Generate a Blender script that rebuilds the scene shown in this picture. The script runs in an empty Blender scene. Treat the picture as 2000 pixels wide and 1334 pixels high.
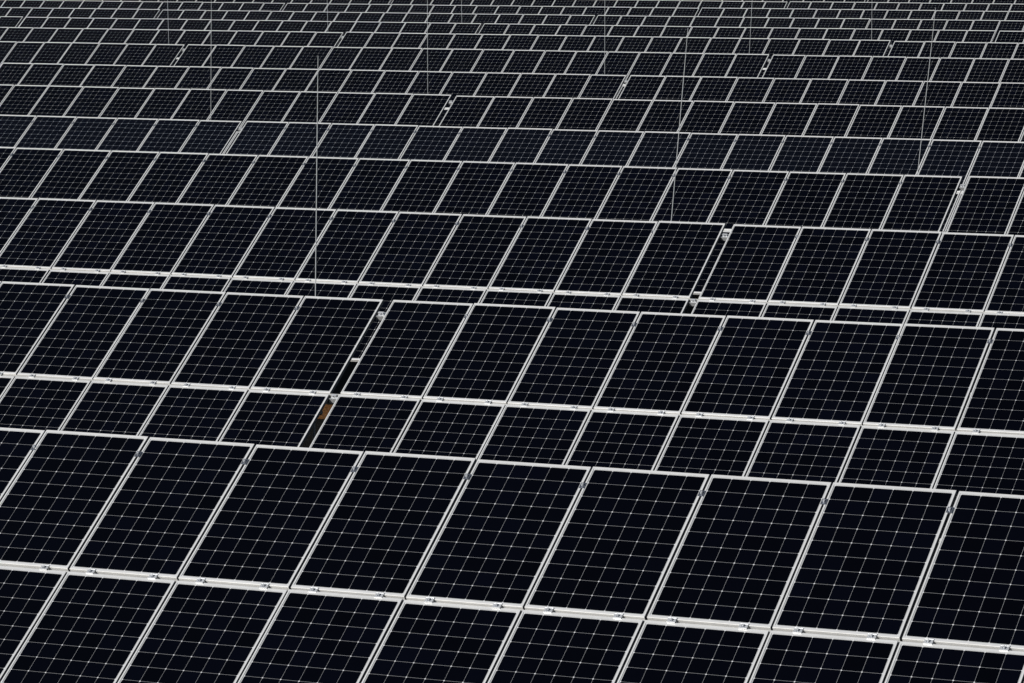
import bpy, bmesh, math, random
from mathutils import Matrix, Vector
random.seed(7)
S=bpy.context.scene; COL=S.collection
# ------------------------------------------------------------ site layout (metres)
TOPZ=2.62; CAMH=4.56947; Y0=27.28917; P=10.7532; BE=0.59549; L=1.64183
XG=-18.8076; T=19.33673; G=0.11088; NP=19; W=(T-G)/NP
DZ=[.05819,.04839,.05559,-.00824,-.12878,-.10555,-.09085,.03588,.06577,.03522,.0198,.01458]
DX=[0.0,.02662,.01716,.03867,.06081,-.10212,-.08728,-.09362,-.03194,.10267,-.01049,.07953]
NROWS=19
def dz(n): return DZ[n] if n<len(DZ) else 0.0
def dx(n): return DX[n] if n<len(DX) else 0.0
# ------------------------------------------------------------ camera
FPX=7355.0; TH=.11749; PS=-.42555; RO=-.00101
ct,st,cp,sp=math.cos(TH),math.sin(TH),math.cos(PS),math.sin(PS)
Fw=Vector((sp*ct,cp*ct,-st)); R=Vector((cp,-sp,0)); U=R.cross(Fw)
R2=R*math.cos(RO)+U*math.sin(RO); U2=-R*math.sin(RO)+U*math.cos(RO)
CAMP=Vector((0,0,TOPZ+CAMH))
cam=bpy.data.cameras.new("camera"); co=bpy.data.objects.new("camera",cam); COL.objects.link(co)
m=Matrix((R2,U2,-Fw)).transposed().to_4x4(); m.translation=CAMP; co.matrix_world=m
cam.sensor_width=36; cam.lens=36*FPX/2000; cam.clip_start=.5; cam.clip_end=5000
S.camera=co
def proj(v):
    d=Vector(v)-CAMP; z=d.dot(Fw)
    return 1000+FPX*d.dot(R2)/z, 667-FPX*d.dot(U2)/z
# ------------------------------------------------------------ materials
def newmat(name):
    mt=bpy.data.materials.new(name); mt.use_nodes=True
    nt=mt.node_tree; return mt,nt,nt.nodes["Principled BSDF"]
def N(nt,t,**k):
    n=nt.nodes.new(t)
    for a,b in k.items(): setattr(n,a,b)
    return n
def math_(nt,op,a,b=None,c=None):
    n=N(nt,'ShaderNodeMath',operation=op)
    for i,v in enumerate((a,b,c)):
        if v is None: continue
        if isinstance(v,(int,float)): n.inputs[i].default_value=v
        else: nt.links.new(v,n.inputs[i])
    return n.outputs[0]
def mix(nt,f,a,b):
    n=N(nt,'ShaderNodeMix',data_type='RGBA')
    for s,v in ((0,f),(6,a),(7,b)):
        if isinstance(v,(int,float)): n.inputs[s].default_value=v
        elif isinstance(v,tuple): n.inputs[s].default_value=v
        else: nt.links.new(v,n.inputs[s])
    return n.outputs[2]
CW,CH=0.1580,0.1545      # cell pitch across / up-slope
PW,PH=W-0.018,L-0.030
FX,FY=0.014,0.024
def glassmat(name,spec,dark,tint,linec=(0.30,0.305,0.32,1)):
    mt,nt,b=newmat(name)
    uv=N(nt,'ShaderNodeUVMap'); uv.uv_map="UVMap"
    sx=N(nt,'ShaderNodeSeparateXYZ'); nt.links.new(uv.outputs[0],sx.inputs[0])
    x,y=sx.outputs[0],sx.outputs[1]       # metres, 0 at centre of the module
    ux=math_(nt,'DIVIDE',x,CW); uy=math_(nt,'DIVIDE',y,CH)
    fx=math_(nt,'MULTIPLY',math_(nt,'ABSOLUTE',math_(nt,'SUBTRACT',math_(nt,'FRACT',math_(nt,'ADD',ux,100.5)),0.5)),CW)
    fy=math_(nt,'MULTIPLY',math_(nt,'ABSOLUTE',math_(nt,'SUBTRACT',math_(nt,'FRACT',math_(nt,'ADD',uy,100.5)),0.5)),CH)
    lx=math_(nt,'LESS_THAN',fx,0.0009); ly=math_(nt,'LESS_THAN',fy,0.0010)
    di=math_(nt,'LESS_THAN',math_(nt,'ADD',fx,fy),0.0080)
    ex=math_(nt,'GREATER_THAN',math_(nt,'ABSOLUTE',x),CW*3-0.001)
    ey=math_(nt,'GREATER_THAN',math_(nt,'ABSOLUTE',y),CH*5-0.001)
    cb=N(nt,'ShaderNodeCombineXYZ')
    nt.links.new(math_(nt,'FLOOR',ux),cb.inputs[0]); nt.links.new(math_(nt,'FLOOR',uy),cb.inputs[1])
    oi=N(nt,'ShaderNodeObjectInfo'); nt.links.new(math_(nt,'MULTIPLY',oi.outputs['Random'],91.7),cb.inputs[2])
    wn=N(nt,'ShaderNodeTexWhiteNoise',noise_dimensions='3D'); nt.links.new(cb.outputs[0],wn.inputs[0])
    cellc=mix(nt,wn.outputs[0],dark,tint)
    cellc=mix(nt,math_(nt,'MULTIPLY',oi.outputs['Random'],0.5),cellc,dark)
    col=mix(nt,math_(nt,'MAXIMUM',lx,ly),cellc,linec)
    col=mix(nt,math_(nt,'MAXIMUM',ex,ey),col,(0.42,0.425,0.43,1))
    col=mix(nt,di,col,(0.60,0.605,0.62,1))
    tc=N(nt,'ShaderNodeNewGeometry')
    ns=N(nt,'ShaderNodeTexNoise'); ns.inputs['Scale'].default_value=2.3; ns.inputs['Detail'].default_value=6
    nt.links.new(tc.outputs['Position'],ns.inputs['Vector'])
    low=N(nt,'ShaderNodeMapRange'); nt.links.new(y,low.inputs[0])
    low.inputs[1].default_value=-.80; low.inputs[2].default_value=-.74; low.inputs[3].default_value=0.004; low.inputs[4].default_value=0.0002
    dust=math_(nt,'MULTIPLY',low.outputs[0],math_(nt,'MULTIPLY',ns.outputs[0],1.6))
    col=mix(nt,dust,col,(0.33,0.32,0.30,1))
    nt.links.new(col,b.inputs['Base Color'])
    b.inputs['Roughness'].default_value=0.10
    b.inputs['Specular IOR Level'].default_value=spec
    return mt
M_glass=glassmat("cell_glass",0.11,(0.0006,0.0007,0.0016,1),(0.0012,0.0015,0.0042,1))
M_glassb=glassmat("cell_glass_sky_tint",0.19,(0.0018,0.002,0.0038,1),(0.0022,0.0027,0.0055,1),(0.28,0.30,0.35,1))  # one row's bluer sky reflection put into cell and line colours
def metal(name,c,c2,met,ro,sc=9):
    mt,nt,b=newmat(name)
    g=N(nt,'ShaderNodeNewGeometry'); ns=N(nt,'ShaderNodeTexNoise'); ns.inputs['Scale'].default_value=sc; ns.inputs['Detail'].default_value=5
    nt.links.new(g.outputs['Position'],ns.inputs['Vector'])
    oi=N(nt,'ShaderNodeObjectInfo')
    f=math_(nt,'ADD',math_(nt,'MULTIPLY',ns.outputs[0],0.7),math_(nt,'MULTIPLY',oi.outputs['Random'],0.3))
    nt.links.new(mix(nt,f,c,c2),b.inputs['Base Color'])
    b.inputs['Metallic'].default_value=met; b.inputs['Roughness'].default_value=ro
    return mt
M_frame=metal("anodised_aluminium",(0.66,0.655,0.645,1),(0.86,0.855,0.84,1),0.25,0.40)
M_fside=metal("shaded_frame_side",(0.08,0.085,0.10,1),(0.15,0.155,0.17,1),0.4,0.5)  # shade in the gaps between modules put into the side colour
M_rail=metal("mill_aluminium",(0.50,0.49,0.465,1),(0.66,0.65,0.62,1),0.25,0.42)
M_clamp=metal("clamp_metal",(0.62,0.63,0.64,1),(0.82,0.83,0.84,1),0.5,0.28)
M_sclamp=metal("dark_clamp_metal",(0.16,0.17,0.20,1),(0.28,0.30,0.34,1),0.75,0.3)
M_galv=metal("galvanised_steel",(0.16,0.17,0.18,1),(0.28,0.28,0.29,1),0.5,0.5,20)
M_rod=metal("rod_metal",(0.50,0.52,0.54,1),(0.62,0.64,0.66,1),0.3,0.4)
M_conc=metal("concrete",(0.22,0.21,0.2,1),(0.35,0.34,0.32,1),0,0.9,30)
def soil(name,c0,c1,c2,p0,p1):
    mt,nt,b=newmat(name)
    g=N(nt,'ShaderNodeNewGeometry')
    n1=N(nt,'ShaderNodeTexNoise'); n1.inputs['Scale'].default_value=.6; n1.inputs['Detail'].default_value=8
    n2=N(nt,'ShaderNodeTexNoise'); n2.inputs['Scale'].default_value=22; n2.inputs['Detail'].default_value=8; n2.inputs['Roughness'].default_value=.75
    for q in (n1,n2): nt.links.new(g.outputs['Position'],q.inputs['Vector'])
    rp=N(nt,'ShaderNodeValToRGB'); nt.links.new(n2.outputs[0],rp.inputs[0])
    rp.color_ramp.elements[0].position=p0; rp.color_ramp.elements[0].color=c0
    rp.color_ramp.elements[1].position=p1; rp.color_ramp.elements[1].color=c1
    c=mix(nt,math_(nt,'MULTIPLY',n1.outputs[0],.3),rp.outputs[0],c2)
    nt.links.new(c,b.inputs['Base Color']); b.inputs['Roughness'].default_value=.95; b.inputs['Specular IOR Level'].default_value=.1
    bp=N(nt,'ShaderNodeBump'); bp.inputs['Distance'].default_value=.05; nt.links.new(n2.outputs[0],bp.inputs['Height']); nt.links.new(bp.outputs[0],b.inputs['Normal'])
    return mt
M_soil=soil("shade_dark_earth",(.003,.003,.002,1),(.014,.011,.007,1),(.006,.006,.003,1),.35,.75)  # shade under and behind the rows put into a near-black ground colour
M_sunlit=soil("rusty_sunlit_soil",(.05,.018,.005,1),(.38,.17,.055,1),(.14,.07,.02,1),.40,.60)  # sunlit spot of ground put into a brighter rusty soil colour
# ------------------------------------------------------------ mesh helpers
def box(bm,x0,x1,y0,y1,z0,z1,mi=0,mat=None):
    vs=[bm.verts.new(v) for v in ((x0,y0,z0),(x1,y0,z0),(x1,y1,z0),(x0,y1,z0),(x0,y0,z1),(x1,y0,z1),(x1,y1,z1),(x0,y1,z1))]
    if mat is not None:
        for v in vs: v.co=mat@v.co
    for f in ((0,3,2,1),(4,5,6,7),(0,1,5,4),(1,2,6,5),(2,3,7,6),(3,0,4,7)):
        fc=bm.faces.new([vs[i] for i in f]); fc.material_index=mi
    return vs
def cyl(bm,p0,p1,r0,r1,n=8,mi=0):
    p0,p1=Vector(p0),Vector(p1); d=(p1-p0).normalized()
    a=d.orthogonal().normalized(); b_=d.cross(a); A=[];B=[]
    for i in range(n):
        t=2*math.pi*i/n; o=a*math.cos(t)+b_*math.sin(t)
        A.append(bm.verts.new(p0+o*r0)); B.append(bm.verts.new(p1+o*r1))
    for i in range(n):
        j=(i+1)%n; bm.faces.new((A[i],A[j],B[j],B[i])).material_index=mi
    bm.faces.new(A[::-1]).material_index=mi; bm.faces.new(B).material_index=mi
def mesh(name,bm,mats):
    me=bpy.data.meshes.new(name); bm.to_mesh(me); bm.free()
    for q in mats: me.materials.append(q)
    return me
# module local frame: x across, y up-slope from lower edge, z out of the glass; top of frame at z=0
DEP=0.040
def frame_bm(bm,mi=0,ms=1):
    w=PW/2
    o=[(-w,0),(w,0),(w,PH),(-w,PH)]; c=0.0015
    i_=[(-w+FX,FY),(w-FX,FY),(w-FX,PH-FY),(-w+FX,PH-FY)]
    o2=[(-w+c,c),(w-c,c),(w-c,PH-c),(-w+c,PH-c)]
    rings=[[(x,y,-DEP) for x,y in o],[(x,y,-c) for x,y in o],[(x,y,0) for x,y in o2],[(x,y,0) for x,y in i_],[(x,y,-0.006) for x,y in i_]]
    rv=[[bm.verts.new(v) for v in r] for r in rings]
    for q,(a,b2) in enumerate(zip(rv,rv[1:])):
        for k in range(4):
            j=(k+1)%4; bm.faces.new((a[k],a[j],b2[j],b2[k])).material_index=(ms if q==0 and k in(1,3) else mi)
    k1=[bm.verts.new((x,y,-DEP)) for x,y in [(-w+.03,.03),(w-.03,.03),(w-.03,PH-.03),(-w+.03,PH-.03)]]
    for k in range(4):
        j=(k+1)%4; bm.faces.new((rv[0][j],rv[0][k],k1[k],k1[j])).material_index=mi
def uvlayer(bm):
    return bm.loops.layers.uv.get("UVMap") or bm.loops.layers.uv.new("UVMap")
def glass_bm(bm,mi=0):
    w=PW/2-FX+.001; y0,y1=FY-.001,PH-FY+.001
    uvl=uvlayer(bm)
    vs=[bm.verts.new(v) for v in ((-w,y0,-.004),(w,y0,-.004),(w,y1,-.004),(-w,y1,-.004))]
    f=bm.faces.new(vs); f.material_index=mi
    for lp in f.loops: lp[uvl].uv=(lp.vert.co.x,lp.vert.co.y-PH/2)
    return f
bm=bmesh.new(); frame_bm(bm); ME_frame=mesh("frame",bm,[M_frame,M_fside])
bm=bmesh.new(); glass_bm(bm); ME_glass=mesh("glass_sheet",bm,[M_glass])
bm=bmesh.new(); glass_bm(bm); ME_glassb=mesh("glass_sheet_sky_tint",bm,[M_glassb])
def whole(g):
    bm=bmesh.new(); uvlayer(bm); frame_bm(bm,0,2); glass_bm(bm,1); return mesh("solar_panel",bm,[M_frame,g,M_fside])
ME_whole=whole(M_glass)
# seam clamp
bm=bmesh.new()
yc=-.015
box(bm,-.034,.034,yc-.022,yc+.022,.004,.008); box(bm,-.034,.034,yc-.005,yc+.005,-.018,.0038)
box(bm,-.034,.034,yc-.026,yc-.022,.001,.013); box(bm,-.034,.034,yc+.022,yc+.026,.001,.013)
cyl(bm,(0,yc,.008),(0,yc,.011),.015,.015,12,1); cyl(bm,(0,yc,.011),(0,yc,.024),.0095,.009,6)
ME_clamp=mesh("clamp",bm,[M_clamp,M_sclamp])
bm=bmesh.new()
box(bm,-.023,.023,-.032,.032,.001,.005); box(bm,-.0065,.0065,-.030,.030,-.035,.0008); box(bm,-.011,.011,-.024,.024,.005,.008)
cyl(bm,(0,0,.008),(0,0,.020),.011,.010,6,1)
ME_sclamp=mesh("side_clamp",bm,[M_sclamp,M_clamp])
# ------------------------------------------------------------ solar panels
SL=Vector((0,math.cos(BE),math.sin(BE)))
def panel_matrix(n,c,i,k,jit=True):
    xl=XG+c*T+dx(n)+G/2
    top=Vector((xl+(i+.5)*W, Y0+n*P, TOPZ+dz(n)))
    base=top-SL*(k*L+PH)
    rr=random.Random(n*1000+c*97+i*7+k)
    tj=random.Random(n*50+c)
    j=lambda s: (rr.random()-.5)*2*s
    base+=Vector((j(.002),j(.002),j(.003)+ (tj.random()-.5)*.02))
    return Matrix.Translation(base)@Matrix.Rotation(BE+j(.0028),4,'X')@Matrix.Rotation(j(.0022),4,'Y')@Matrix.Rotation(j(.0012),4,'Z')
allp=[]
for n in range(NROWS):
    for c in range(-6,3):
        for i in range(NP):
            xl=XG+c*T+dx(n)+G/2+(i+.5)*W
            for k in (0,1):
                v=Vector((xl,Y0+n*P,TOPZ+dz(n)))-SL*(k*L+L/2)
                px,py=proj(v); half=.75*FPX/(v-CAMP).length
                if px<-half-130 or px>2000+half+130 : continue
                vis = -half*.7<px<2000+half*.7 and py-half*.8<1334 and py+half*.6>0 and (k==0 or n<=2)
                allp.append(((0 if vis else 1),n,c,i,k))
allp.sort(key=lambda t:(t[0],t[1]))
LAB={True:"dark monocrystalline solar panel with silver frame on upper edge of rack",
     False:"dark monocrystalline solar panel with silver frame on lower edge of rack"}
def link(o): COL.objects.link(o); return o
cnt=0; rest=[]
for (iv,n,c,i,k) in allp:
    M=panel_matrix(n,c,i,k)
    if iv or cnt>=300: rest.append(M); continue
    cnt+=1
    if n<=5:
        e=link(bpy.data.objects.new("solar_panel",None)); e.empty_display_size=.1; e.matrix_world=M
        parts=[("frame",ME_frame,None),("glass_sheet",ME_glassb if n==4 else ME_glass,None)]
        if n<=4:
            if k==0:
                for q in (.21,.79): parts.append(("clamp",ME_clamp,Matrix.Translation(((q-.5)*PW,0,0))))
            if i<NP-1 and k==0: parts.append(("side_clamp",ME_sclamp,Matrix.Translation((W/2,PH*.86,0))))
        for nm,me,lm in parts:
            o=link(bpy.data.objects.new(nm,me)); o.parent=e
            if lm is not None: o.matrix_local=lm
        t=e
    else:
        t=link(bpy.data.objects.new("solar_panel",ME_whole)); t.matrix_world=M
    lab=LAB[k==0]
    if n==4: lab="slightly bluer solar panel, tinted for sky reflection, with silver frame on rack"
    if i in(0,NP-1): lab="dark solar panel at end of rack beside narrow gap"
    t["label"]=lab; t["category"]="solar panel"; t["group"]="solar panels mounted in long tilted rows"
bm=bmesh.new()
uvl=uvlayer(bm)
src=bmesh.new(); src.from_mesh(ME_whole); suv=src.loops.layers.uv["UVMap"]
for M in rest:
    mp={}
    for v in src.verts: mp[v]=bm.verts.new(M@v.co)
    for f in src.faces:
        nf=bm.faces.new([mp[v] for v in f.verts]); nf.material_index=f.material_index
        for a,b2 in zip(f.loops,nf.loops): b2[uvl].uv=a[suv].uv
src.free()
o=link(bpy.data.objects.new("solar_panel",mesh("distant_solar_panels",bm,[M_frame,M_glass,M_fside])))
o["kind"]="stuff"; o["label"]="distant rows of dark solar panels with silver frames"; o["category"]="solar panels"
# ------------------------------------------------------------ racks
XL=NP*W
def rackparts(detail):
    d={}
    def rail(yc,h=.05,top=-DEP-.003,w=.045,m=M_rail,ext=True):
        e=G/2-.002 if ext else -.02
        bm=bmesh.new(); x0,x1=-e,XL+e
        box(bm,x0,x1,yc-w/2,yc+w/2,top-h,top)
        return mesh("rail",bm,[m])
    d['rails']=[rail(-L*.14,m=M_galv),rail(-L+.0115,.06,-.014,.020),rail(-L*1.14,m=M_galv,ext=False),rail(-L*1.86,m=M_galv,ext=False)]
    bm=bmesh.new()  # splice bracket
    z=-DEP-.003
    box(bm,-.065,.065,-.035,-.029,z-.05,z+.012); box(bm,-.065,.065,.029,.035,z-.05,z+.012)
    box(bm,-.040,.040,-.029,.029,z+.003,z+.009)
    for sx in (-.022,.022): cyl(bm,(sx,0,z+.009),(sx,0,z+.034),.009,.008,6)
    box(bm,-.033,.033,-.014,.014,z+.034,z+.040)
    d['bracket']=mesh("splice_bracket",bm,[M_clamp])
    return d
RP=rackparts(True)
bm=bmesh.new(); box(bm,-.03,.03,-2*L+.15,-.12,-DEP-.16,-DEP-.055); ME_rafter=mesh("rafter",bm,[M_galv])
def post(h):
    bm=bmesh.new(); box(bm,-.047,.047,-.003,.003,-.3,h); box(bm,-.053,-.047,-.04,.04,-.3,h); box(bm,.047,.053,-.04,.04,-.3,h); return mesh("post",bm,[M_galv])
def yz(k,zn):
    return -math.cos(BE)*k-math.sin(BE)*zn, -math.sin(BE)*k+math.cos(BE)*zn
yr,zr=yz(.75,-DEP-.16); yf,zf=yz(2.55,-DEP-.16)
ME_rear=post(TOPZ+zr+.05); ME_front=post(TOPZ+zf+.05)
bm=bmesh.new(); cyl(bm,(0,yr,.35-TOPZ),(0,yf,zf+.03),.025,.025,8); ME_brace=mesh("brace",bm,[M_galv])
for n in range(0,9):
    for c in range(-5,2):
        a=proj((XG+c*T+dx(n),Y0+n*P,TOPZ)); b2=proj((XG+(c+1)*T+dx(n),Y0+n*P,TOPZ))
        if b2[0]<-60 or a[0]>2060: continue
        e=link(bpy.data.objects.new("mounting_rack",None)); e.empty_display_size=.3
        tx,ty,tz=XG+c*T+dx(n)+G/2,Y0+n*P,TOPZ+dz(n)
        e.matrix_world=Matrix.Translation((tx,ty,0))
        e["label"]="long metal mounting rack on steel posts carrying solar panels"; e["category"]="mounting rack"; e["group"]="mounting racks under the solar panel rows"
        LM=Matrix.Translation((0,0,tz))@Matrix.Rotation(BE,4,'X')
        def part(nm,me,lm):
            o=link(bpy.data.objects.new(nm,me)); o.parent=e; o.matrix_local=lm
        for me in RP['rails']: part("rail",me,LM)
        for ypos in (-L*.14,-L-.009):
            part("splice_bracket",RP['bracket'],LM@Matrix.Translation((-G/2,ypos,0)))
        if n<=3:
            for q in range(7):
                xq=1.0+q*(XL-2.0)/6
                part("rafter",ME_rafter,LM@Matrix.Translation((xq,0,0)))
                part("post",ME_rear,Matrix.Translation((xq,yr,dz(n))))
                part("post",ME_front,Matrix.Translation((xq,yf,dz(n))))
                part("brace",ME_brace,Matrix.Translation((xq,0,tz)))
# ------------------------------------------------------------ lightning rods
def rodmesh(s):
    bm=bmesh.new(); cyl(bm,(0,0,.05),(0,0,2.3),.014,.014,8); cyl(bm,(0,0,2.3),(0,0,4.7),.0062*s,.0055*s,8); cyl(bm,(0,0,4.7),(0,0,5.39),.0045*s,.003*s,6)
    return mesh("rod",bm,[M_rod])
ME_rod=rodmesh(1); ME_rodt=rodmesh(.85)
bm=bmesh.new(); cyl(bm,(0,0,-.05),(0,0,.10),.18,.16,16); cyl(bm,(0,0,.10),(0,0,.16),.05,.03,10); ME_foot=mesh("foot",bm,[M_conc])
rods=[(1,0,-1.11,.020),(2,0,-1.03,.088),(3,0,-.96,.100),(4,-1,-1.0,.016),(5,-1,-.86,.0),(6,-1,-.83,.0),(7,-1,-.82,.05),(8,-1,-.82,.0),(7,-2,-.82,-.02),(8,-2,-.82,-.02),(9,-2,-1.0,-.02)]
for n,c,ox,ln in rods:
    e=link(bpy.data.objects.new("lightning_rod",None)); e.empty_display_size=.2
    e.matrix_world=Matrix.Translation((XG+c*T+dx(n)+ox,Y0+n*P+.35,0))
    e["label"]="thin leaning metal lightning rod standing behind panel row" if ln>.04 else "thin upright metal lightning rod standing behind panel row"
    e["category"]="lightning rod"; e["group"]="lightning rods between the panel rows"
    o=link(bpy.data.objects.new("rod",ME_rod if n<4 else ME_rodt)); o.parent=e
    o.matrix_local=Matrix.Translation((-ln*2.5,0,0))@Matrix.Rotation(ln,4,'Y')
    o2=link(bpy.data.objects.new("foot",ME_foot)); o2.parent=e; o2.matrix_local=Matrix.Translation((-ln*2.5,0,0))
# ------------------------------------------------------------ ground
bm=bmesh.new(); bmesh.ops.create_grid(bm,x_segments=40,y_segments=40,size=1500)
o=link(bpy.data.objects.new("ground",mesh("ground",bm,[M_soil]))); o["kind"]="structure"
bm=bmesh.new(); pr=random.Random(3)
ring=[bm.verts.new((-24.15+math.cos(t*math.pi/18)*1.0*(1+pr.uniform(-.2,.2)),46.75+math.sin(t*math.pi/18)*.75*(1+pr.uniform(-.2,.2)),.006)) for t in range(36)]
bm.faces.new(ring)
o=link(bpy.data.objects.new("bare_soil",mesh("bare_soil",bm,[M_sunlit]))); o["kind"]="structure"  # sheet stands in for the sunlit ground behind the table gap
# ------------------------------------------------------------ light
EL,AZ=math.radians(27),math.radians(205)
sd=Vector((math.sin(AZ)*math.cos(EL),math.cos(AZ)*math.cos(EL),math.sin(EL)))
ld=bpy.data.lights.new("sun",'SUN'); ld.energy=4.0; ld.angle=math.radians(.5); ld.color=(1,.985,.955)
lo=link(bpy.data.objects.new("sun",ld)); lo.rotation_euler=sd.to_track_quat('Z','Y').to_euler()
w=bpy.data.worlds.new("World"); S.world=w; w.use_nodes=True; nt=w.node_tree
sk=nt.nodes.new('ShaderNodeTexSky'); sk.sky_type='NISHITA'; sk.sun_disc=False; sk.sun_elevation=EL; sk.sun_rotation=AZ
bg=nt.nodes["Background"]; bg.inputs[1].default_value=.05; nt.links.new(sk.outputs[0],bg.inputs[0])
S.view_settings.view_transform='Standard'; S.view_settings.look='None'; S.view_settings.exposure=0
